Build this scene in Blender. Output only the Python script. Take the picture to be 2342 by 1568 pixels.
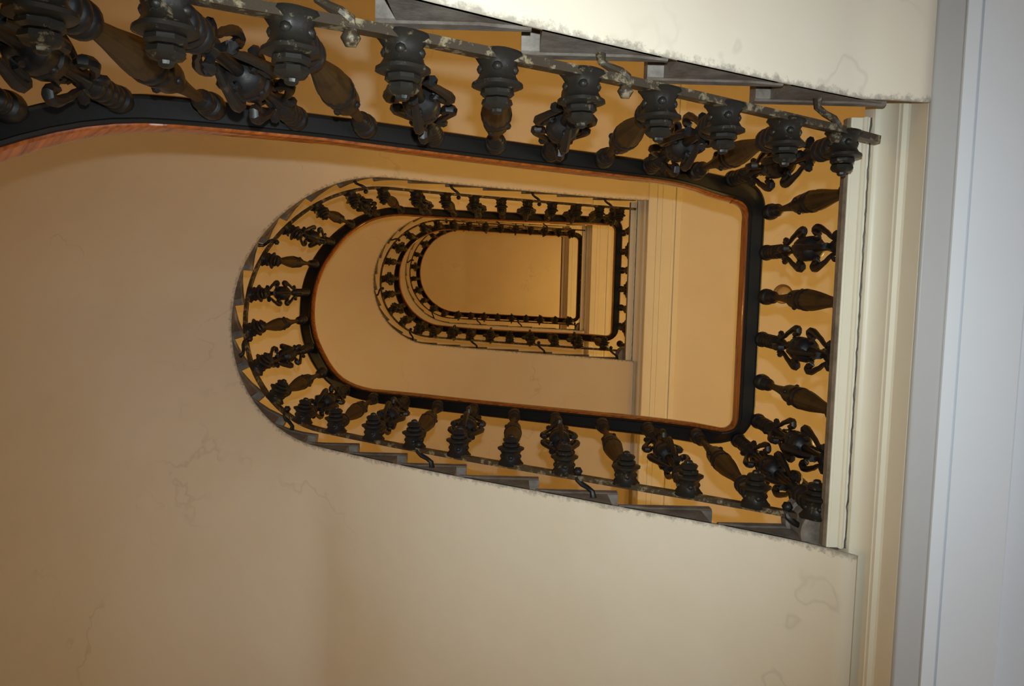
import bpy, bmesh, math
from mathutils import Vector, Matrix
from bisect import bisect_right

# ------------------------------------------------------------------ scene
sc = bpy.context.scene
for o in list(bpy.data.objects): bpy.data.objects.remove(o)
C = sc.collection
U = 0.165                       # one riser in metres; plan and heights below are in risers
ZC = 9.7                        # camera height above the ground floor, in risers

def W(x, y, z): return Vector((x*U, y*U, (z+ZC)*U))

# camera: looks up the well
ROW = ((0.99970706, -0.02401526, -0.003009),
       (0.02367773, 0.99618303, -0.08401634),
       (0.00501519, 0.08392048, 0.99645983))
cam_d = bpy.data.cameras.new('camera'); cam = bpy.data.objects.new('camera', cam_d); C.objects.link(cam)
cam_d.sensor_width = 36; cam_d.lens = 1786/2342*36; cam_d.clip_start = 0.02; cam_d.clip_end = 100
rx, dn, fw = (Vector(r) for r in ROW)
m = Matrix.Identity(4)
for i in range(3):
    m[i][0] = rx[i]; m[i][1] = -dn[i]; m[i][2] = -fw[i]
m.translation = W(0, 0, 0)
cam.matrix_world = m
sc.camera = cam

w = bpy.data.worlds.new('world'); sc.world = w; w.use_nodes = True
w.node_tree.nodes['Background'].inputs[0].default_value = (0.55, 0.7, 1.0, 1)
w.node_tree.nodes['Background'].inputs[1].default_value = 0.6
sc.view_settings.view_transform = 'Standard'; sc.view_settings.look = 'None'
sc.view_settings.exposure = 0.0; sc.view_settings.gamma = 1.0
try: sc.view_settings.use_curve_mapping = False
except Exception: pass

def light(name, kind, loc, energy, color, **kw):
    d = bpy.data.lights.new(name, kind); d.energy = energy; d.color = color
    for k, v in kw.items(): setattr(d, k, v)
    o = bpy.data.objects.new(name, d); C.objects.link(o); o.location = loc
    return o
# camera flash, a hand's width above the lens
fl = light('camera_flash', 'SPOT', W(0.1, -0.5, 0.05), 172, (0.88, 0.99, 0.97), shadow_soft_size=0.012,
           spot_size=math.radians(82), spot_blend=1.0)
fl.rotation_euler = (math.pi-0.10, 0, 0)
# daylight from the entrance on the ground floor
day = light('door_daylight', 'AREA', W(17.9, 1.5, -3.5), 50, (0.84, 0.93, 1.0), shape='RECTANGLE', size=1.9, size_y=2.1)
day.rotation_euler = (0, math.radians(90), 0)
WARM = (1.0, 0.67, 0.20)
LAMP_E = (70, 82, 78, 70)

# ------------------------------------------------------------------ materials
def new_mat(name):
    mt = bpy.data.materials.new(name); mt.use_nodes = True
    nt = mt.node_tree; b = nt.nodes['Principled BSDF']; return mt, nt, b
def noise(nt, scale, detail=4, rough=.6, coord='Object', vec_scale=None):
    tc = nt.nodes.new('ShaderNodeTexCoord'); n = nt.nodes.new('ShaderNodeTexNoise')
    n.inputs['Scale'].default_value = scale; n.inputs['Detail'].default_value = detail; n.inputs['Roughness'].default_value = rough
    if vec_scale:
        mp = nt.nodes.new('ShaderNodeMapping'); mp.inputs['Scale'].default_value = vec_scale
        nt.links.new(tc.outputs[coord], mp.inputs[0]); nt.links.new(mp.outputs[0], n.inputs['Vector'])
    else: nt.links.new(tc.outputs[coord], n.inputs['Vector'])
    return n
def ramp(nt, src, stops):
    r = nt.nodes.new('ShaderNodeValToRGB'); e = r.color_ramp.elements
    while len(e) < len(stops): e.new(.5)
    for i, (p, c) in enumerate(stops):
        e[i].position = p; e[i].color = (*c, 1) if len(c) == 3 else c
    nt.links.new(src, r.inputs[0]); return r
def mix(nt, fac, a, b, blend='MIX'):
    mx = nt.nodes.new('ShaderNodeMix'); mx.data_type = 'RGBA'; mx.blend_type = blend
    if isinstance(fac, float): mx.inputs[0].default_value = fac
    else: nt.links.new(fac, mx.inputs[0])
    for i, v in ((6, a), (7, b)):
        if isinstance(v, tuple): mx.inputs[i].default_value = (*v, 1)
        else: nt.links.new(v, mx.inputs[i])
    return mx.outputs[2]
def bump(nt, b, h, s, d=.01):
    bp = nt.nodes.new('ShaderNodeBump'); bp.inputs['Strength'].default_value = s; bp.inputs['Distance'].default_value = d
    nt.links.new(h, bp.inputs['Height']); nt.links.new(bp.outputs[0], b.inputs['Normal'])

def plaster(name, base, stain, edge=True, crack=True, spec=.25, rough=.55):
    mt, nt, b = new_mat(name)
    n1 = noise(nt, 1.1, 5, .6); f1 = ramp(nt, n1.outputs[0], [(.45, (0, 0, 0)), (.75, (.5, .5, .5))])
    col = mix(nt, f1.outputs[0], base, stain)
    if crack:
        n2 = noise(nt, .55, 6, .55); f2 = ramp(nt, n2.outputs[0], [(.497, (0, 0, 0)), (.5, (.22, .22, .22)), (.503, (0, 0, 0))])
        n2b = noise(nt, 1.7, 2, .5); f2b = ramp(nt, n2b.outputs[0], [(.5, (0, 0, 0)), (.62, (1, 1, 1))])
        mm = nt.nodes.new('ShaderNodeMath'); mm.operation = 'MULTIPLY'
        nt.links.new(f2.outputs[0], mm.inputs[0]); nt.links.new(f2b.outputs[0], mm.inputs[1])
        col = mix(nt, mm.outputs[0], col, tuple(c*.45 for c in base))
    if edge:        # grime along the open edge, under the stone ends
        at = nt.nodes.new('ShaderNodeAttribute'); at.attribute_name = 'edge'
        n3 = noise(nt, 45, 6, .75)
        mm = nt.nodes.new('ShaderNodeMath'); mm.operation = 'ADD'
        mr = nt.nodes.new('ShaderNodeMath'); mr.operation = 'MULTIPLY_ADD'; mr.inputs[1].default_value = .5; mr.inputs[2].default_value = -.25
        nt.links.new(n3.outputs[0], mr.inputs[0])
        nt.links.new(at.outputs['Fac'], mm.inputs[0]); nt.links.new(mr.outputs[0], mm.inputs[1])
        f3 = ramp(nt, mm.outputs[0], [(.90, (0, 0, 0)), (1.05, (.62, .62, .62))])
        col = mix(nt, f3.outputs[0], col, (.16, .13, .11))
    nt.links.new(col, b.inputs['Base Color'])
    b.inputs['Roughness'].default_value = rough; b.inputs['Specular IOR Level'].default_value = spec
    n4 = noise(nt, 9, 3, .5); bump(nt, b, n4.outputs[0], .12, .02)
    return mt
M = {}
M['plaster'] = plaster('cream_plaster', (.74, .665, .56), (.66, .555, .40))
M['wall'] = plaster('wall_paint', (.72, .53, .26), (.66, .46, .22), edge=False, crack=False)
M['trim'] = plaster('cream_gloss_trim', (.80, .75, .64), (.70, .62, .48), edge=False, crack=False, spec=.4, rough=.4)
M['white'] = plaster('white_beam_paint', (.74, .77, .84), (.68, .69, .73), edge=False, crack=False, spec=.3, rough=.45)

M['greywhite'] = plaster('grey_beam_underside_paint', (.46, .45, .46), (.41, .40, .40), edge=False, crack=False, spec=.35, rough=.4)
def stone(name, a, b2):
    mt, nt, b = new_mat(name)
    n = noise(nt, 14, 6, .7); f = ramp(nt, n.outputs[0], [(.35, a), (.7, b2)])
    nt.links.new(f.outputs[0], b.inputs['Base Color']); b.inputs['Roughness'].default_value = .6
    bump(nt, b, n.outputs[0], .3, .01); return mt
M['stone'] = stone('grey_stone_step', (.115, .095, .08), (.27, .235, .21))
M['edge_stone'] = stone('brown_grey_edge_stone', (.12, .09, .065), (.26, .20, .15))
M['floor'] = stone('ground_floor_tile', (.35, .32, .28), (.50, .46, .40))
M['crack'] = stone('grimy_crack', (.05, .035, .025), (.16, .12, .09))

def iron(name, base, wear, lo, rough=.42, sc_=30, metal=.0, sp=.3):
    mt, nt, b = new_mat(name)
    n = noise(nt, sc_, 6, .7); n.noise_dimensions = '4D'
    oi = nt.nodes.new('ShaderNodeObjectInfo'); mu = nt.nodes.new('ShaderNodeMath'); mu.operation = 'MULTIPLY'; mu.inputs[1].default_value = 37
    nt.links.new(oi.outputs['Random'], mu.inputs[0]); nt.links.new(mu.outputs[0], n.inputs['W'])
    f = ramp(nt, n.outputs[0], [(lo, (0, 0, 0)), (lo+.08, (1, 1, 1))])
    nt.links.new(mix(nt, f.outputs[0], base, wear), b.inputs['Base Color'])
    b.inputs['Roughness'].default_value = rough; b.inputs['Metallic'].default_value = metal; b.inputs['Specular IOR Level'].default_value = sp
    bump(nt, b, n.outputs[0], .25, .004); return mt
M['iron'] = iron('black_painted_iron', (.011, .010, .011), (.035, .028, .02), .62)
M['iron_worn'] = iron('worn_black_iron', (.014, .012, .010), (.13, .10, .06), .585, sc_=45)
M['bar'] = iron('worn_brown_iron_bar', (.040, .028, .018), (.20, .16, .10), .52, sc_=40)
M['core'] = iron('black_rail_iron', (.007, .0065, .0065), (.018, .016, .014), .62, rough=.6)
M['flute'] = iron('brown_bronzed_iron', (.050, .027, .010), (.028, .016, .008), .5, rough=.5, sc_=12)
def wood():
    mt, nt, b = new_mat('varnished_red_wood')
    n = noise(nt, 6, 5, .6, vec_scale=(1, 1, 14)); f = ramp(nt, n.outputs[0], [(.3, (.17, .035, .008)), (.7, (.46, .12, .022))])
    nt.links.new(f.outputs[0], b.inputs['Base Color']); b.inputs['Roughness'].default_value = .16
    b.inputs['Coat Weight'].default_value = .6; b.inputs['Coat Roughness'].default_value = .08; return mt
M['wood'] = wood()
def flat(name, c, rough=.5, emit=0, ec=None, metal=0):
    mt, nt, b = new_mat(name); n = noise(nt, 20); 
    nt.links.new(ramp(nt, n.outputs[0], [(.3, tuple(x*.9 for x in c)), (.7, c)]).outputs[0], b.inputs['Base Color'])
    b.inputs['Roughness'].default_value = rough; b.inputs['Metallic'].default_value = metal
    if emit: b.inputs['Emission Color'].default_value = (*ec, 1); b.inputs['Emission Strength'].default_value = emit
    return mt
M['brass'] = flat('aged_brass', (.25, .14, .045), .35, metal=.6)
M['opal'] = flat('opal_glass', (.50, .38, .22), .25)
M['glow'] = flat('added_lamp_glass', (.8, .7, .5), .4, 6, (1, .6, .22))  # glow for the globes of the added, unseen lamps
M['door'] = flat('dark_door_frame', (.06, .035, .02), .4)

# ------------------------------------------------------------------ mesh helpers
def tag(o, label=None, cat=None, group=None, kind=None):
    if label: o['label'] = label
    if cat: o['category'] = cat
    if group: o['group'] = group
    if kind: o['kind'] = kind
    return o
def empty(name, loc, *a, **k):
    o = bpy.data.objects.new(name, None); C.objects.link(o); o.location = loc; o.empty_display_size = .1
    return tag(o, *a, **k)
class MB:
    def __init__(s): s.v = []; s.f = []; s.edge = None
    def grid(s, rows, closed_u=False, closed_v=False):
        """rows: list of lists of points (Vector)"""
        b = len(s.v); n = len(rows[0])
        for r in rows: s.v += [Vector(p) for p in r]
        R = len(rows)
        for i in range(R if closed_v else R-1):
            i2 = (i+1) % R
            for j in range(n if closed_u else n-1):
                j2 = (j+1) % n
                s.f.append((b+i*n+j, b+i*n+j2, b+i2*n+j2, b+i2*n+j))
        return b, n
    def cap(s, idx): s.f.append(tuple(idx))
    def prism(s, rows):
        """sweep of closed sections with end caps"""
        b, n = s.grid(rows, closed_u=True)
        s.cap([b+j for j in range(n)][::-1]); s.cap([b+(len(rows)-1)*n+j for j in range(n)])
    def box(s, a, c):
        x0, y0, z0 = a; x1, y1, z1 = c
        s.prism([[(x0, y0, z), (x1, y0, z), (x1, y1, z), (x0, y1, z)] for z in (z0, z1)])
    def lathe(s, prof, seg=16, axis='Z', org=(0, 0, 0), lobes=0, lobe=0.0):
        rows = []
        for z, r in prof:
            row = []
            for i in range(seg):
                a = 2*math.pi*i/seg
                rr = r*(1+(lobe*math.cos(lobes*a) if lobes else 0))
                x, y = rr*math.cos(a), rr*math.sin(a)
                p = (x, y, z) if axis == 'Z' else (x, z, y)
                row.append(Vector(p)+Vector(org))
            rows.append(row)
        s.prism(rows)
    def tube(s, pts, r, seg=6, radii=None):
        pts = [Vector(p) for p in pts]; rows = []
        up = None
        for i, p in enumerate(pts):
            t = (pts[min(i+1, len(pts)-1)]-pts[max(i-1, 0)]).normalized()
            if up is None: up = Vector((0, 0, 1)) if abs(t.z) < .9 else Vector((1, 0, 0))
            a = t.cross(up).normalized(); u2 = a.cross(t).normalized(); up = u2
            rr = radii[i] if radii else r
            rows.append([p+(a*math.cos(2*math.pi*k/seg)+u2*math.sin(2*math.pi*k/seg))*rr for k in range(seg)])
        s.prism(rows)
    def ball(s, c, r, seg=10):
        s.lathe([(r*math.sin(t), max(r*math.cos(t), 1e-4)) for t in [(-.5+i/6)*math.pi for i in range(7)]], seg, 'Z', c)
    def mesh(s, name, mat, scale=1.0, smooth=True, world=False, angle=40):
        me = bpy.data.meshes.new(name)
        vs = [tuple(W(*v)) if world else tuple(v*scale) for v in s.v]
        me.from_pydata(vs, [], s.f); me.update()
        bm = bmesh.new(); bm.from_mesh(me); bmesh.ops.recalc_face_normals(bm, faces=bm.faces)
        for f in bm.faces: f.smooth = smooth
        for e in bm.edges:
            if len(e.link_faces) == 2 and e.calc_face_angle(0) > math.radians(angle): e.smooth = False
        bm.to_mesh(me); bm.free()
        me.materials.append(mat); return me
def link(name, me, parent=None, loc=None):
    o = bpy.data.objects.new(name, me); C.objects.link(o)
    if parent:
        o.parent = parent
        o.matrix_parent_inverse = Matrix.Translation(parent.location).inverted() if parent.type == 'EMPTY' else Matrix.Identity(4)
    if loc is not None: o.location = loc
    return o
def world_obj(name, mb, mat, parent=None, **k):
    return link(name, mb.mesh(name, mat, world=True, **k), parent)

# ------------------------------------------------------------------ the well: one storey after another
X0, Y0 = -1.3258, 0.3031
Z1 = 13.1044
EC = 0.985
def lerp_tab(t, s):
    ks = [k for k, _ in t]; ss = [v for _, v in t]
    if s <= ss[0]: return ks[0]+(s-ss[0])*(ks[1]-ks[0])/(ss[1]-ss[0])
    if s >= ss[-1]: return ks[-1]+(s-ss[-1])*(ks[-1]-ks[-2])/(ss[-1]-ss[-2])
    i = bisect_right(ss, s)-1
    return ks[i]+(s-ss[i])/(ss[i+1]-ss[i])*(ks[i+1]-ks[i])
def lin(tab, s):            # piecewise value table [(s, v)...]
    if s <= tab[0][0]: return tab[0][1]
    for (a, va), (b, vb) in zip(tab, tab[1:]):
        if s <= b: return va+(vb-va)*(s-a)/(b-a)
    return tab[-1][1]

class Level: pass
def level(R, Yc, Xc, Xedge, zl, rise, steps, Xtop, e=EC):
    L = Level(); L.R = R; L.Y = Yc+Y0; L.Xc = Xc+X0; L.Xe = Xedge+X0; L.z = zl; L.rise = rise; L.tab = steps; L.Xt = Xtop+X0; L.e = e
    L.s0 = -(L.Xe-L.Xc); L.s1 = math.pi*R+(L.Xt-L.Xc)
    return L
XL = {1: 6.7758, 2: 7.2096, 3: 7.35, 4: 7.27}
RZ = 3.559
offz = 0.0
L0 = level(RZ, .5561, -3.4893-offz, 6.0, Z1-26*1.0578, 1.0578,
   [(3, -10.2), (4, -8.6), (5, -7.0), (6, -5.4), (7, -3.9), (8, -2.5), (9, -1.2), (10, 0), (11, 1.15), (12, 2.3), (13, 3.4), (14, 4.5), (15, 5.6), (16, 6.7), (17, 7.8), (18, 8.95), (19, 10.2), (20, 11.55), (21, 13.0),
    (22, 14.5+offz), (23, 16.07+offz), (24, 17.77+offz), (25, 19.55+offz), (26, math.pi*RZ+XL[1]+3.4893+offz)], XL[1])
L1 = level(4.1151, 0, -3.4893, XL[1], Z1, 1.0,
   [(1, -10.3), (2, -8.85), (3, -7.16), (4, -5.56), (5, -3.91), (6, -2.39), (7, -1.01), (8, .31), (9, 1.45), (10, 2.53), (11, 3.61), (12, 4.6), (13, 5.63), (14, 6.77), (15, 7.75), (16, 8.75), (17, 9.79), (18, 10.9), (19, 12.15), (20, 13.42), (21, 14.89), (22, 16.47), (23, 18.18), (24, 19.86), (25, 21.67), (26, 23.63)], XL[2])
L2 = level(4.2053, -.5133, -3.34, XL[2], Z1+26, 1.0065,
   [(1, -10.6), (2, -8.94), (3, -7.05), (4, -5.26), (5, -3.48), (6, -1.9), (7, -.46), (8, .87), (9, 1.93), (10, 3.17), (11, 4.28), (12, 5.35), (13, 6.38), (14, 7.47), (15, 8.55), (16, 9.64), (17, 10.78), (18, 11.9), (19, 13.05), (20, 14.3), (21, 15.6), (22, 16.95), (23, 18.3), (24, 19.65), (25, 21.05), (26, 22.45), (26.83, 23.9)], XL[3])
Z3 = Z1+26+27
L3 = level(5.109, -1.0685, -3.9447, XL[3], Z3, 1.0,
   [(1, -11.15), (2, -9.4), (3, -7.37), (4, -5.26), (5, -3.26), (6, -1.41), (7, .28), (8, 1.77), (9, 3.1), (10, 4.56), (11, 5.88), (12, 7.16), (13, 8.42), (14, 9.83), (15, 11.2), (16, 12.7), (17, 14.3), (18, 16.0), (19, 17.8), (20, 19.6), (21, 21.4), (22, 23.3), (23, 25.2), (24, 27.26)], XL[4])
LV = [L0, L1, L2, L3]
ZL = {1: Z1, 2: Z1+26, 3: Z3, 4: Z3+24}
ZTOP = ZL[4]+20
SHX, SHY, SHR, SHL = -4.8, .3, 14.2, 20.0      # outer shell of the stair hall
XR = 17.4

def edge_pt(L, s, d):
    a = min(max(s/L.R, 0), math.pi)
    x = L.Xc-(L.R-d)*math.sin(a); y = (L.R-d)*math.cos(a)
    if x < L.Xc: x = L.Xc+(x-L.Xc)*L.e
    x += -min(s, 0)+max(s-math.pi*L.R, 0)
    return x, y+L.Y
def outer_pt(L, s):
    a = min(max(s/L.R, 0), math.pi)
    if s <= 0: return L.Xc-s, SHY+SHR
    if s >= math.pi*L.R: return L.Xc+s-math.pi*L.R, SHY-SHR
    # blend the centre so that the straight parts line up
    return L.Xc-(SHL-.1)*math.sin(a), SHY+SHR*math.cos(a)
def kz(L, s): return L.z+L.rise*lerp_tab(L.tab, s)
def tangent(L, s):
    a = Vector(edge_pt(L, s-.05, .5)); b = Vector(edge_pt(L, s+.05, .5)); return (b-a).normalized()

def frange(a, b, st):
    n = max(1, int(math.ceil((b-a)/st))); return [a+(b-a)*i/n for i in range(n+1)]

# ------------------------------------------------------------------ flights
THR = 1.25      # nosing line down to the plaster soffit
def soffit_z(L, s):
    z = kz(L, s)-THR*L.rise
    if s > L.s1-.3: z = min(z, kz(L, L.s1)-THR)
    return z
flight_txt = ['lowest stone stair flight overhead, pale cream underside cut by the top of the photo',
              'wide sweeping stair flight whose broad curved cream underside fills the left and bottom',
              'middle stair flight seen through the largest rail opening, warm tan curved underside',
              'topmost small stair flight around the innermost opening below the ceiling']
def build_flight(i, L, first, Xbeam0, Xbeam1):
    T = empty('stair_flight', W(*edge_pt(L, L.s0, 0), L.z), flight_txt[i], 'stair flight', 'stair flights winding up the well')
    # plaster soffit
    mb = MB(); rows = []; edge = []
    ws = [0, .04, .12, .3, .6, 1.1, 2, 3.5, 5.5, 8, 11, 30]
    seq = []
    sa = max(L.s0, first)
    if i > 0:                       # run down on to the landing beam
        for t in (1, .8, .6, .4, .2):
            sq = L.s0-.33+(1-t)*1.1; seq.append((sq, soffit_z(L, sq)-.22*t*t))
        sa = L.s0+.85
    seq += [(s, soffit_z(L, s)) for s in frange(sa, L.s1-.4, .3)]
    ze = soffit_z(L, L.s1-.4)
    for t in (.2, .4, .6, .8, 1): seq.append((L.s1-.4+1.06*t, ze+(kz(L, L.s1)-1.42-ze)*t*t+.0))
    for s, z in seq:
        ex, ey = edge_pt(L, s, 0); ox, oy = outer_pt(L, s)
        ln = math.hypot(ox-ex, oy-ey); row = []
        for w_ in ws:
            f = min(w_/ln, 1); row.append(Vector((ex+(ox-ex)*f, ey+(oy-ey)*f, z))); edge.append(max(0, 1-w_/.8))
        rows.append(row)
    mb.grid(rows)
    me = mb.mesh('soffit', M['plaster'], world=True)
    at = me.attributes.new('edge', 'FLOAT', 'POINT')
    at.data.foreach_set('value', edge)
    # thickness upward
    o = link('soffit', me, T); md = o.modifiers.new('thick', 'SOLIDIFY'); md.thickness = .012; md.offset = -1
    # make sure the thickness grows upward
    if me.polygons[0].normal.z > 0:
        md.offset = -1; me.flip_normals()
    # steps
    for j, (k, s) in enumerate(L.tab[:-1] if L.tab[-1][0] != int(L.tab[-1][0]) or True else L.tab):
        s2 = L.tab[j+1][1]
        if s < first: continue
        zt = L.z+L.rise*k; st = MB()
        sb = s+.22
        samp = frange(sb, s2+.0, .6)
        rw = []
        for q in samp:                 # body down to the soffit
            ex, ey = edge_pt(L, q, 0); ox, oy = outer_pt(L, q)
            zb = kz(L, min(q, L.s1))-THR*L.rise+.03
            zb = min(zb, zt-.2); zc_ = max(zt-.28, zb+.04); rw.append([(ex, ey, zb), (ex, ey, zc_), (ox, oy, zc_), (ox, oy, zb)])
        st.prism(rw)
        rw = []
        for q in frange(s, s2+.1, .6):
            ex, ey = edge_pt(L, q, -.01); ex2, ey2 = edge_pt(L, q, .02); ox, oy = outer_pt(L, q); zl = max(zt-.30, kz(L, q)-THR*L.rise+.03)
            rw.append([(ex, ey, zl), (ex2, ey2, zl+.06), (ex2, ey2, zt-.06), (ex, ey, zt), (ox, oy, zt), (ox, oy, zl)])
        st.prism(rw)
        if k == 1 and i > 0:           # rounded end of the first step
            cx, cy = L.Xe+.02, L.Y+L.R-.09
            st.lathe([(zt-.98, .40), (zt-.95, .44), (zt-.85, .44), (zt-.8, .40), (zt-.3, .40), (zt-.28, .46), (zt-.05, .47), (zt, .44)], 32, 'Z', (cx+.1, cy-.05, 0))
        world_obj('step', st, M['stone'], T, smooth=True, angle=25)
    return T
build_flight(0, L0, -99, 0, 0); build_flight(1, L1, -99, 0, 0); build_flight(2, L2, -99, 0, 0); build_flight(3, L3, -99, 0, 0)

# ------------------------------------------------------------------ landings
def sweep_y(mb, prof, xe, z, y0, y1):
    mb.prism([[(xe+dx, y, z-t) for dx, t in prof] for y in (y0, y1)])
land_txt = {1: 'nearest landing at right, white blue-lit beam and cream edge mouldings',
            2: 'second landing up, cream beam with pale band beside the second rail opening',
            3: 'third landing up, narrow pale beam beside the small rail opening',
            4: 'top floor landing, smallest cream beam strip right of the flat ceiling'}
def build_landing(n):
    xe = XL[n]+X0; z = ZL[n]; low = LV[n-1]
    ytop = low.Y-low.R
    ybot = LV[n].Y+LV[n].R if n < 4 else SHY+SHR
    T = empty('stair_landing', W(xe, 0, z), land_txt[n], 'landing', 'landings along the right side')
    a = MB(); sweep_y(a, [(0, 0), (-.03, .04), (-.03, .18), (0, .22), (.4, .22), (.4, 0)], xe, z, ytop, ybot)
    world_obj('stone_nosing', a, M['edge_stone'], T, angle=25)
    b = MB()
    sweep_y(b, [(.015, .22), (.015, .24), (.05, .245), (.05, .255), (.19, .255), (.20, .30), (.23, .33), (.26, .31), (.27, .27), (.31, .27), (.31, .22)], xe, z, ytop, ybot)
    world_obj('edge_moulding', b, M['trim'], T, angle=25)
    # dirty open joint
    cr = MB(); rows = []
    nn = 60
    for q in range(nn+1):
        y = ytop+(ybot-ytop)*q/nn; j = .008*math.sin(q*2.3)+.006*math.sin(q*5.1)+.004*math.sin(q*11.7)
        rows.append([(xe+.308+j, y, z-.24), (xe+.335+j*1.5, y, z-.24), (xe+.335+j*1.5, y, z-.285-.012*math.sin(q*1.7)), (xe+.308+j, y, z-.275)])
    cr.prism(rows); world_obj('joint', cr, M['crack'], T)
    c = MB()
    conv = [(.345+.20*math.sin(q/8*math.pi/2), .36+.36*(1-math.cos(q/8*math.pi/2))) for q in range(9)]
    prof = [(.33, .0), (.33, .30)]+conv+[(.56, .74), (.57, .80), (.64, .82), (.66, .86), (.66, 1.36)]
    prof2 = prof+[(.80, 1.36), (.80, 0)]
    sweep_y(c, prof2, xe, z, SHY-SHR, SHY+SHR)
    world_obj('beam_moulding', c, M['trim'], T, angle=25)
    d = MB()
    bead = [(.71-.05*math.cos(q/6*math.pi/2), 1.385+.055*math.sin(q/6*math.pi/2)) for q in range(7)]
    pr = [(.69, 1.30)]+bead+[(1.08, 1.44), (1.08, .5), (.69, .5)]
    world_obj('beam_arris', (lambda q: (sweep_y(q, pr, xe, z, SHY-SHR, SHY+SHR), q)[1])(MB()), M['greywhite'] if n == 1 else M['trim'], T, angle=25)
    pr = [(1.082, .05), (1.082, 1.44), (1.09, 1.47), (1.28, 1.47), (1.29, 1.42), (1.33, 1.42), (1.34, 1.45)]
    if n > 1: pr += [(1.82, 1.45), (1.85, 1.36), (1.97, 1.36), (2.0, 1.45)]
    pr += [(2.24, 1.45), (2.28, 1.42), (2.30, 1.10), (2.30, .05)]
    sweep_y(d, pr, xe, z, SHY-SHR, SHY+SHR)
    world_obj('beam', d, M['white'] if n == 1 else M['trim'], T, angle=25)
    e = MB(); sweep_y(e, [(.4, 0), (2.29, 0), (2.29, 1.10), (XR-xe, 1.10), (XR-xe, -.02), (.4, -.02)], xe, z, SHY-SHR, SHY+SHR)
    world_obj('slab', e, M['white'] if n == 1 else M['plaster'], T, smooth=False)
    return T
for n in (1, 2, 3, 4): build_landing(n)

# ------------------------------------------------------------------ shell
def struct(name, mb, mat, **k): return tag(world_obj(name, mb, mat, **k), kind='structure')
zb, zt = -ZC, ZTOP
mb = MB(); rows = []
for q in range(41):
    a = math.pi*q/40
    row = []
    for r_ in (0, 1.2):
        row.append((SHX-.2-(SHL+r_)*math.sin(a), SHY+(SHR+r_)*math.cos(a)))
    (xi, yi), (xo, yo) = row
    rows.append([(xi, yi, zb), (xo, yo, zb), (xo, yo, zt), (xi, yi, zt)])
mb.prism(rows); struct('wall_left', mb, M['wall'])
mb = MB(); mb.box((SHX-.2, SHY-SHR-1.2, zb), (XR+1.2, SHY-SHR, zt)); struct('wall_front', mb, M['wall'], smooth=False)
mb = MB(); mb.box((SHX-.2, SHY+SHR, zb), (XR+1.2, SHY+SHR+1.2, zt)); struct('wall_back', mb, M['wall'], smooth=False)
dy0, dy1, dz = -4.5, 7.5, zb+14
mb = MB()
mb.box((XR, SHY-SHR, zb), (XR+1.2, dy0, zt)); mb.box((XR, dy1, zb), (XR+1.2, SHY+SHR, zt)); mb.box((XR, dy0, dz), (XR+1.2, dy1, zt))
struct('wall_right', mb, M['wall'], smooth=False)
mb = MB()
for a, b in (((XR-.15, dy0-.5, zb), (XR+.1, dy0, dz+.5)), ((XR-.15, dy1, zb), (XR+.1, dy1+.5, dz+.5)), ((XR-.15, dy0, dz), (XR+.1, dy1, dz+.5))): mb.box(a, b)
struct('door_1', mb, M['door'], smooth=False)
mb = MB(); mb.box((-27, -16, zb-.5), (XR+14, 17, zb)); struct('floor', mb, M['floor'], smooth=False)
mb = MB(); mb.box((-27, -16, zt), (XR+1.4, 17, zt+1)); struct('ceiling', mb, M['plaster'], smooth=False)

# ------------------------------------------------------------------ balusters
def pulse(z0, z1, n, r, rmin):
    out = []
    h = (z1-z0)/n
    for i in range(n):
        for t, f in ((.0, 0), (.12, .6), (.3, .95), (.5, 1), (.7, .95), (.88, .6), (.99, 0)):
            out.append((z0+(i+t)*h, rmin+(r-rmin)*f))
    return out
def mesh_fluted(pedestal):
    iron_ = MB()
    bot = ([] if pedestal else [(-.02, .2), (.08, .2)])+[(.1, .12), (.16, .13)]+pulse(.2, .84, 3, .185, .12)+[(.86, .10), (.95, .09)]
    mid = [(1.0, .05), (2.2, .06), (2.28, .17), (2.30, .205), (2.34, .222), (2.42, .225), (2.48, .205), (2.5, .18), (2.55, .18), (2.58, .205), (2.65, .21), (2.7, .195), (2.9, .2), (3.05, .19), (3.2, .155), (3.3, .115), (3.36, .12), (3.38, .09), (3.42, .05)]
    iron_.lathe(bot+mid+[(4.15, .05), (4.2, .06), (4.25, .085), (4.3, .11), (4.34, .08)]+pulse(4.36, 4.66, 2, .145, .10)+[(4.66, .12)]+[(4.70, .17), (4.78, .185), (4.9, .19), (5.0, .17), (5.04, .12), (5.1, .11), (5.22, .11)], 18)
    for q in range(4):
        a = q*math.pi/2+.4; iron_.ball((.185*math.cos(a), .185*math.sin(a), 2.86), .055, 8)
    def fluted(prof):
        fl_ = MB()
        rows = []
        seg = 48
        for z, r in prof:
            rows.append([Vector((r*(1-.07*(1-abs(math.cos(i/seg*math.pi*12))))*math.cos(2*math.pi*i/seg), r*(1-.07*(1-abs(math.cos(i/seg*math.pi*12))))*math.sin(2*math.pi*i/seg), z)) for i in range(seg)])
        fl_.prism(rows); return fl_.mesh('fluted_shaft', M['flute'], U)
    f1 = fluted([(.9, .085), (1.1, .095), (1.4, .125), (1.7, .165), (1.95, .195), (2.15, .212), (2.3, .205)])
    f2 = fluted([(3.34, .115), (3.5, .10), (3.75, .08), (4.0, .068), (4.22, .066)])
    return iron_.mesh('baluster', M['iron'], U), [f1, f2]
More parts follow.
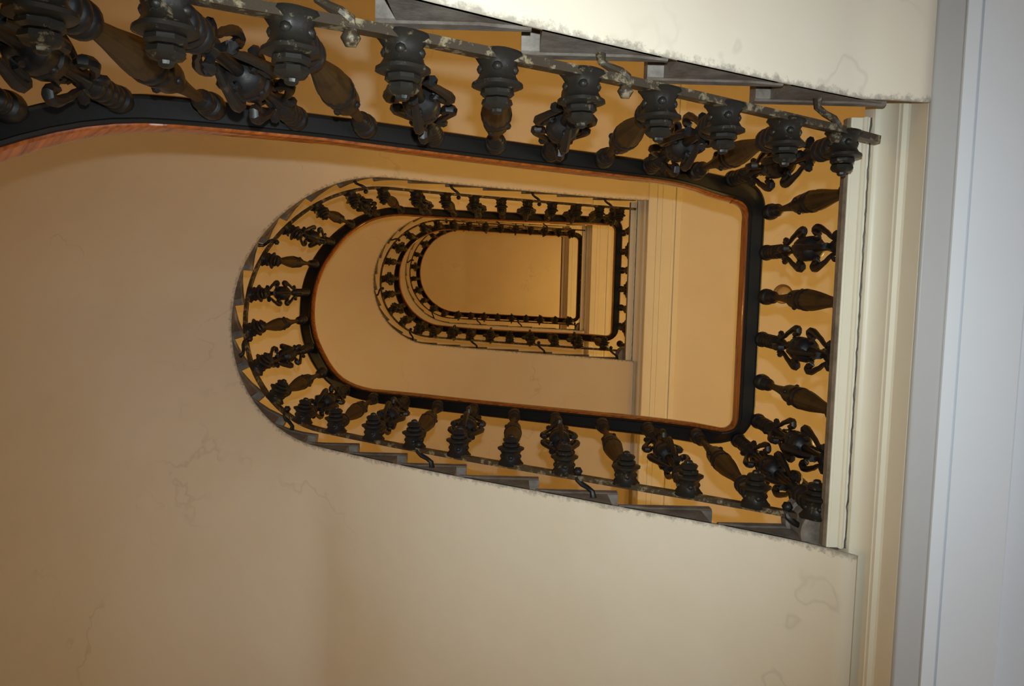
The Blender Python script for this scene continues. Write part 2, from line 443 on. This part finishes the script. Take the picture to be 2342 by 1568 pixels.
def mesh_scroll(pedestal):
    a = MB()
    a.lathe(([] if pedestal else [(-.02, .2), (.08, .2)])+[(.1, .12), (.16, .13)]+pulse(.2, .8, 3, .185, .12)+[(.82, .12), (.88, .14), (.93, .10), (1.0, .075), (1.08, .11), (1.15, .12), (1.22, .075), (1.9, .07), (2.08, .075), (2.12, .15),
             (2.16, .22), (2.22, .245), (2.38, .25), (2.41, .22), (2.49, .22), (2.52, .25), (2.68, .245), (2.74, .22), (2.78, .15), (2.82, .075), (3.3, .07), (3.62, .075), (3.68, .12), (3.76, .12), (3.82, .075)]
             + [(3.86, .12), (3.9, .14)]+pulse(3.94, 4.85, 4, .16, .11)+[(4.9, .17), (5.0, .185), (5.1, .15), (5.22, .13)], 18)
    for q in range(4):
        an = q*math.pi/2+math.pi/4; a.ball((.22*math.cos(an), .22*math.sin(an), 2.45), .06, 8)
    b = MB()
    path = [(.05, 3.72), (.12, 3.74), (.19, 3.80), (.225, 3.76), (.20, 3.68), (.15, 3.62), (.20, 3.48), (.27, 3.34), (.31, 3.20), (.36, 3.06), (.395, 2.92), (.40, 2.80), (.365, 2.73), (.34, 2.72), (.29, 2.78), (.285, 2.88), (.255, 2.97), (.20, 2.96), (.17, 2.87), (.18, 2.77), (.20, 2.70)]
    rad = [.04, .05, .065, .07, .055, .04, .045, .05, .055, .06, .068, .07, .07, .065, .06, .055, .05, .045, .045, .04, .012]
    for q in range(4):
        ca, sa = math.cos(q*math.pi/2), math.sin(q*math.pi/2)
        for mir in (0, 1):
            b.tube([(r*ca, r*sa, z if not mir else 4.90-z) for r, z in path], .04, 7, rad)
    return a.mesh('baluster', M['iron'], U), [b.mesh('scrollwork', M['iron'], U)]
def mesh_pedestal():
    a = MB()
    a.lathe([(-.20, .20), (-.185, .255), (-.15, .27), (-.12, .24), (-.06, .20), (.0, .185), (.07, .195), (.12, .225), (.15, .27), (.19, .275), (.21, .23), (.22, .17)], 24, 'Y', lobes=4, lobe=.05)
    a.lathe([(.2, .14), (.23, .175), (.27, .18), (.30, .15)], 24, 'Y', lobes=8, lobe=.05)
    a.lathe([(.30, .10), (.32, .15), (.37, .165), (.41, .13), (.43, .07), (.46, .065), (.48, .04), (.485, .004)], 24, 'Y', lobes=8, lobe=.07)
    for q in range(4):          # rosettes on the four faces
        an = q*math.pi/2+math.pi/4*0; a.ball((.175*math.cos(an), .0, .175*math.sin(an)), .06, 8)
    return a.mesh('pedestal', M['iron_worn'], U)
MF = {p: mesh_fluted(p) for p in (0, 1)}; MS = {p: mesh_scroll(p) for p in (0, 1)}; MP = mesh_pedestal()
MP_D = MP.copy(); MP_D.materials.clear(); MP_D.materials.append(M['iron'])

def put_baluster(T, kind, base, top, inward, ped=True, worn=False):
    """base, top in riser units; inward = unit 2D normal into the well"""
    ax = Vector(top)-Vector(base); ln = ax.length; zax = ax.normalized()
    yv = Vector((inward[0], inward[1], 0)); yv = (yv-zax*yv.dot(zax)).normalized(); xv = yv.cross(zax)
    mt = Matrix.Identity(4)
    sc_ = ln/5.2
    for i in range(3): mt[i][0] = xv[i]; mt[i][1] = yv[i]; mt[i][2] = zax[i]*sc_
    mt.translation = W(*base)
    me, sub = (MF if kind == 'F' else MS)[1 if ped else 0]
    o = bpy.data.objects.new('baluster', me); C.objects.link(o); o.parent = T
    o.matrix_parent_inverse = Matrix.Translation(T.location).inverted(); o.matrix_basis = mt
    for sm in sub:
        c = bpy.data.objects.new('fluted_shaft' if kind == 'F' else 'scrollwork', sm); C.objects.link(c); c.parent = o
        if kind == 'F': c['label'] = 'brown fluted shaft'
    if ped:
        p = bpy.data.objects.new('pedestal', MP if worn else MP_D); C.objects.link(p); p.parent = o
        # pedestal stays horizontal although the shaft may lean
        yh = Vector((inward[0], inward[1], 0)).normalized(); xh = yh.cross(Vector((0, 0, 1)))
        pm = Matrix.Identity(4)
        for i in range(3): pm[i][0] = xh[i]; pm[i][1] = yh[i]; pm[i][2] = (0, 0, 1)[i]
        pm.translation = W(*base)
        p.matrix_basis = mt.inverted() @ pm
    return o

# ------------------------------------------------------------------ balustrades
RT = 4.4        # nosing line up to the underside of the rail on a flight
RL = 5.1        # landing up to the underside of the rail
A_in = [(-10.5, .92), (-8.2, .88), (-4.95, .80), (-2.1, .74), (-.4, .67), (1.1, .77), (2.5, 1.02), (5.0, 1.20), (6.5, 1.24), (8.1, 1.22), (9.6, 1.10), (10.8, 1.03), (13.3, 1.05), (15.7, 1.02), (18.3, .96), (21.1, .86), (24, .80)]
A_out = [(-10.5, .46), (-8.2, .44), (-4.6, .38), (-2.1, .32), (-.7, .27), (.6, .32), (1.7, .38), (5.2, .64), (7.7, .66), (10.3, .64), (12.8, .65), (14.5, .62), (17, .54), (20, .46), (24, .36)]
B_in = [(-9, .80), (-5, .72), (-2.3, .71), (0, .76), (1.84, .88), (3.6, .93), (6, .89), (7.6, .80), (9, .75), (10.6, .80), (24, .70)]
B_out = [(-9, .38), (-5, .31), (0, .36), (6.2, .46), (8.8, .40), (24, .25)]
C_in = [(-11, .70), (0, .78), (8, .85), (28, .70)]
C_out = [(-11, .25), (0, .33), (8, .4), (28, .25)]
Z_in = [(8.3, 1.16), (9.18, 1.05), (9.69, .97), (10.2, .89), (10.74, .82), (11.43, .75), (12.12, .71), (13, .67), (15, .67), (18.99, .68), (19.8, .72), (20.5, .83), (21.4, .91)]
Z_out = [(8.5, .74), (9.3, .60), (9.87, .50), (10.44, .41), (10.92, .35), (11.55, .30), (12.39, .28), (13.86, .25), (18.42, .26), (19.62, .31), (21.4, .36)]
DIN = [Z_in, A_in, B_in, C_in]; DOUT = [Z_out, A_out, B_out, C_out]
Z_bar = [(8, .7), (11, .42), (13.4, .35), (14.6, .30), (17, .29), (18.2, .31), (19.4, .35), (20.76, .41), (21.6, .47)]
Z_base = [(8, .95), (11, .72), (12.24, .62), (13, .56), (14, .53), (15.8, .49), (16.8, .50), (17.85, .53), (18.84, .56), (19.9, .62), (21, .65)]
Z_top = [(8, .95), (8.7, .8), (9.69, .60), (10.77, .50), (11.79, .44), (12.75, .42), (13.68, .41), (15, .40), (21, .42)]
Z_base = [(a, b-.07) for a, b in Z_base]
def dbar(n, s): return lin(Z_bar, s) if n == 0 else (.39, .42, .45)[n-1]
DBAL = [.42, .57, .60, .62]
LDX = {1: 0.0, 2: -.02, 3: .12, 4: .25}     # rail inner edge behind the landing edge

def bez(a, c, b, n, skip=True):
    out = []
    for i in range(1 if skip else 0, n+1):
        t = i/n; out.append(tuple((1-t)**2*p+2*t*(1-t)*q+t*t*r for p, q, r in zip(a, c, b)))
    return out
def rz(L, s):
    z = (kz(L, s-.8)+kz(L, s-.4)+kz(L, s)+kz(L, s+.4)+kz(L, s+.8))/5+RT
    t = min(max((s-(L.s1-2.2))/1.75, 0), 1); return z+.45*t*t*(3-2*t)
def rail_path(n, s_from=None, s_to=None):
    """landing n (n>=1) followed by the flight that starts there; level 0 = flight only. returns list of (inner xyz, outer xyz)"""
    L = LV[n] if n < 4 else None
    P = []
    WD = .44
    if n >= 1:
        xe = XL[n]+X0; xi = xe+LDX[n]; xo = xi+WD; z = ZL[n]+RL
        low = LV[n-1]; s1 = low.s1
        # top corner: from the arriving flight
        yi = low.Y-low.R+lin(DIN[n-1], s1); yo = low.Y-low.R+lin(DOUT[n-1], s1)
        za = rz(low, s1-.45)
        ai = (low.Xt-.45, yi-.02, za); ao = (low.Xt-.45, yo, za)
        zm = (za+z)/2+.1
        bi = bez(ai, (xi+.0, yi+.0, zm), (xi, yi+.35, z), 10, False); bo = bez(ao, (xo+.02, yo-.0, zm), (xo, yo+.8, z), 10, False)
        P += list(zip(bi, bo))
        if n == 4:
            P += [((xi, SHY+SHR, z), (xo, SHY+SHR, z))]; return P
        yb = L.Y+L.R-lin(DIN[n], L.s0); yb2 = L.Y+L.R-lin(DOUT[n], L.s0)
        P += [((xi, y, z), (xo, y, z)) for y in frange(yi+1.0, yb-.9, .8)]
        sa = L.s0+1.5
        ei = edge_pt(L, sa, lin(DIN[n], sa)); eo = edge_pt(L, sa, lin(DOUT[n], sa)); zf = kz(L, sa)+RT
        # tight inner, round outer corner
        i1 = (xi, yb-.28, z); ic = (xi, yb-.02, z); 
        ii = [(xi, yb-.6, z)]+bez(i1, (xi, yb, z), (xi-.28, yb, z+.05), 6, False)+[(xi-.8, yb+.0, (z+zf)/2)]
        oo_ = bez((xo, yb-.6, z), (xo, yb2, z), (xi-.8, yb2, (z+zf)/2), 8, False)
        P += list(zip(ii, oo_))
        s_from = sa
    for s in frange(s_from, L.s1-.45, .35):
        z = rz(L, s)
        P.append(((*edge_pt(L, s, lin(DIN[n], s)), z), (*edge_pt(L, s, lin(DOUT[n], s)), z)))
    return P
def sweep_rail(P, sec):
    mb = MB(); rows = []
    for pi, po in P:
        pi, po = Vector(pi), Vector(po)
        rows.append([po.lerp(pi, a)+Vector((0, 0, b)) for a, b in sec])
    mb.prism(rows); return mb
WOOD = [(.02, .10), (0, .16), (-.06, .22), (-.08, .34), (0, .47), (.2, .55), (.5, .58), (.8, .55), (.97, .47), (1.03, .36), (1.0, .25), (.93, .17), (.97, .11), (.93, .08)]
CORE = [(.06, 0), (.06, .12), (.88, .12), (.88, 0), (.8, -.035), (.74, 0), (.2, 0), (.14, -.035)]

bal_txt = ['large dark iron balustrade in front across the top left, worn bar and big balusters',
           'dark iron balustrade on the right landing and round the wide curve, scroll and fluted balusters',
           'smaller dark iron balustrade around the second opening, nested inside the wide curve',
           'small innermost iron balustrade curving round the top opening',
           'thin top floor balustrade beside the smallest cream beam']
def bar_pts(L, n, s):
    z = (kz(L, s-.5)+kz(L, s)+kz(L, s+.5))/3-1.0
    return (*edge_pt(L, s, dbar(n, s)), z)
def build_balustrade(n):
    L = LV[n] if n < 4 else None
    xe = XL[max(n, 1)]+X0
    T = empty('balustrade', W(xe, 0, ZL[max(n, 1)]), bal_txt[n], 'balustrade', 'balustrades lining the stairwell')
    P = rail_path(n, s_from=2.0 if n == 0 else None)
    world_obj('handrail', sweep_rail(P, WOOD), M['wood'], T, angle=50)
    rc = world_obj('rail_core', sweep_rail(P, CORE), M['core'], T, angle=30)
    rc['label'] = 'black iron strip under the wooden rail'
    # landing balusters
    if n >= 1:
        xb = xe+LDX[n]+.45; z = ZL[n]
        ys = {1: [-1.62, -.70, .31, 1.30, 2.28, 3.22, 4.08], 2: [-2.6+1.04*i for i in range(6)]+[3.6], 3: [-3.2+1.1*i for i in range(7)], 4: [-4+1.15*i for i in range(9)]}[n]
        for j, y in enumerate(ys):
            put_baluster(T, 'FS'[j % 2], (xb, y, z), (xb, y, z+RL+.05), (-1, 0), ped=False)
    if n == 4: return
    # lower bar
    pts = [bar_pts(L, n, s) for s in frange(6.0 if n == 0 else L.s0+.35, L.s1+.15, .3)]
    mb = MB(); rows = []
    for i, p in enumerate(pts):
        t = Vector(pts[min(i+1, len(pts)-1)])-Vector(pts[max(i-1, 0)]); t.z = 0; t.normalize(); nn = Vector((-t.y, t.x, 0))
        p = Vector(p); rows.append([p+nn*a+Vector((0, 0, b)) for a, b in ((-.05, -.1), (.05, -.1), (.05, .1), (-.05, .1))])
    mb.prism(rows); world_obj('bottom_rail', mb, M['bar'], T, smooth=False)
    # flight balusters, scroll and fluted in turn
    if n == 1:
        ss = [-10.23, -9.36, -8.3, -7.21, -6.04, -4.93, -3.76, -2.67, -1.58, -.49, .7, 2.0, 3.3, 4.65, 5.95, 7.29, 8.61, 9.93, 11.27, 12.56, 13.81, 14.97, 16.14, 17.3, 18.47, 19.61, 20.78, 21.92, 22.96]; k0 = 0
    elif n == 2:
        ss = [-9.59, -8.35, -7.13, -5.9, -4.75, -3.64, -2.5, -1.4, -.28, .9, 2.2, 3.5, 4.75, 6.0, 7.37, 8.64, 9.95, 11.25]; k0 = 1
        while ss[-1] < L.s1-1.4: ss.append(ss[-1]+1.17)
    elif n == 3:
        ss = [-10.53, -9.29, -8.05, -6.8, -5.53, -4.27, -3.0, -1.8, -.5, .95, 2.4, 3.85, 5.27, 6.68, 8.08, 9.53, 10.99, 12.44]; k0 = 0
        while ss[-1] < L.s1-1.4: ss.append(ss[-1]+1.25)
    else:
        ss = [10.0, 10.75, 11.5, 12.24, 12.99, 13.89, 14.85, 15.81, 16.8, 17.85, 18.84, 19.89, 20.97]; tt = [8.6, 9.69, 10.77, 11.79, 12.75, 13.68, 14.67, 15.69, 16.68, 17.73, 18.75, 19.8, 20.85]; k0 = 0
    for j, s in enumerate(ss):
        inn = tuple(-Vector(edge_pt(L, s, 0)).lerp(Vector(edge_pt(L, s, 1)), 0)+Vector(edge_pt(L, s, 1)))
        st = s if n else tt[j]
        if n == 1 and s < 6: st = s-.12
        dt = (lin(DIN[n], st)+lin(DOUT[n], st))/2
        zt_ = rz(L, st)+.04
        if n == 0: dt = lin(Z_top, st)
        base = (*edge_pt(L, s, DBAL[n] if n else lin(Z_base, s)), bar_pts(L, n, s)[2]+.12)
        top = (*edge_pt(L, st, dt), zt_)
        put_baluster(T, 'SF'[(j+k0) % 2], base, top, inn, True, worn=(n == 0 or (n == 1 and s < -5)))
    # curled brackets that hold the lower bar off the step ends
    br = {0: [14.4+offz, 17.35+offz, 20.75+offz, 11.3], 1: [-9.8, -6.3, -2.8, 1.35, 4.35, 8.0, 11.9, 15.5, 19.0, 22.5], 2: [-9.9, -6.3, -2.6, 1.4, 5.3, 9.2, 13.2, 17, 20.8], 3: [-10.9, -6.1, -2.4, 2.2, 8.8, 13, 18, 23]}[n]
    for s in br:
        bx, by, bz = bar_pts(L, n, s); b_in = edge_pt(L, s, dbar(n, s)+.12)
        a = MB()
        def q(ds, d, h): return Vector((*edge_pt(L, s+ds, d), bz+h))
        D = dbar(n, s)
        a.tube([q(.02, D+.05, 0), q(.0, D-.04, -.06), q(-.08, D*.70, -.10), q(-.2, D*.5, -.05), q(-.30, D*.28, -.03), q(-.33, -.04, -.1)], .05, 8, [.06, .06, .055, .05, .055, .075])
        c = Vector((*edge_pt(L, s, D+.12), bz)); a.ball(c, .085, 8); a.ball(c+Vector((0, 0, .0)), .1, 6)
        world_obj('bracket', a, M['bar'] if n == 0 else M['iron'], T)
for n in range(5): build_balustrade(n)

# ------------------------------------------------------------------ lamps
# unlit round fitting on the ceiling over the nearest landing
zc = ZL[2]-1.10
T = empty('ceiling_light', W(13.3, .5, zc), 'small round brown ceiling light seen between the right landing balusters', 'ceiling light')
mb = MB(); mb.lathe([(zc-.10, .40), (zc-.08, .46), (zc-.001, .48)], 24, 'Z', (13.3, .5, 0)); world_obj('ceiling_plate', mb, M['brass'], T)
mb = MB(); mb.lathe([(zc-.42, .02), (zc-.40, .16), (zc-.32, .28), (zc-.2, .35), (zc-.1, .36)], 24, 'Z', (13.3, .5, 0)); world_obj('glass_bowl', mb, M['opal'], T)
# unseen lamps added on the hall walls to give the warm cast
lt = {1: 'added unseen warm lamp behind the nearest landing', 2: 'added unseen warm lamp behind the second landing', 3: 'added unseen warm lamp behind the third landing', 4: 'added unseen warm lamp behind the top landing'}
for gy, gz, ge, col, txt in ((SHY+6.4, 1.5, 30, (1.0, .72, .33), 'added unseen warm lamp low on the curved wall below the wide flight'),
                        (SHY+1.5, 36.0, 34, WARM, 'added unseen warm lamp on the curved wall between the wide flight and the one above'),
                        (SHY+1.5, 63.0, 20, WARM, 'added unseen warm lamp on the curved wall below the topmost flight')):
    xw = SHX-.2-SHL*math.sqrt(1-((gy-SHY)/SHR)**2); gx = xw+1.6  # extra lamp added out of view to brighten the curved soffits
    T = empty('added_warm_lamp', W(xw, gy, gz), txt, 'lamp', 'warm lamps added out of view')
    mb = MB(); mb.tube([(xw-.05, gy, gz), (gx-.7, gy, gz-.2), (gx, gy, gz-.35)], .08); world_obj('arm', mb, M['brass'], T)
    mb = MB(); mb.ball((gx, gy, gz+.1), .42, 16); world_obj('globe', mb, M['glow'], T)
    light('added_warm_light', 'POINT', W(gx+.75, gy, gz+.1), ge, col, shadow_soft_size=.07)
for n in (1, 2, 3, 4):  # lamps added behind the landings, out of view, for warm ambient light
    x, y, z = XR-.9, 3.0, ZL[n]+(7.5 if n < 4 else 6)
    T = empty('added_warm_lamp', W(XR, y, z), lt[n], 'lamp', 'warm lamps added out of view')
    mb = MB(); mb.lathe([(XR-.12, .5), (XR-.001, .5)], 20, 'Z'); mb.v = [Vector((v.z, v.y+y, v.x+z)) for v in mb.v]; mb.tube([(XR-.1, y, z), (XR-.5, y, z-.2), (XR-.9, y, z-.35)], .08)
    world_obj('arm', mb, M['brass'], T)
    mb = MB(); mb.ball((x, y, z+.1), .42, 16); g = world_obj('globe', mb, M['glow'], T)
    light('added_warm_light', 'POINT', W(x-.75, y, z+.1), LAMP_E[n-1], WARM, shadow_soft_size=.07)
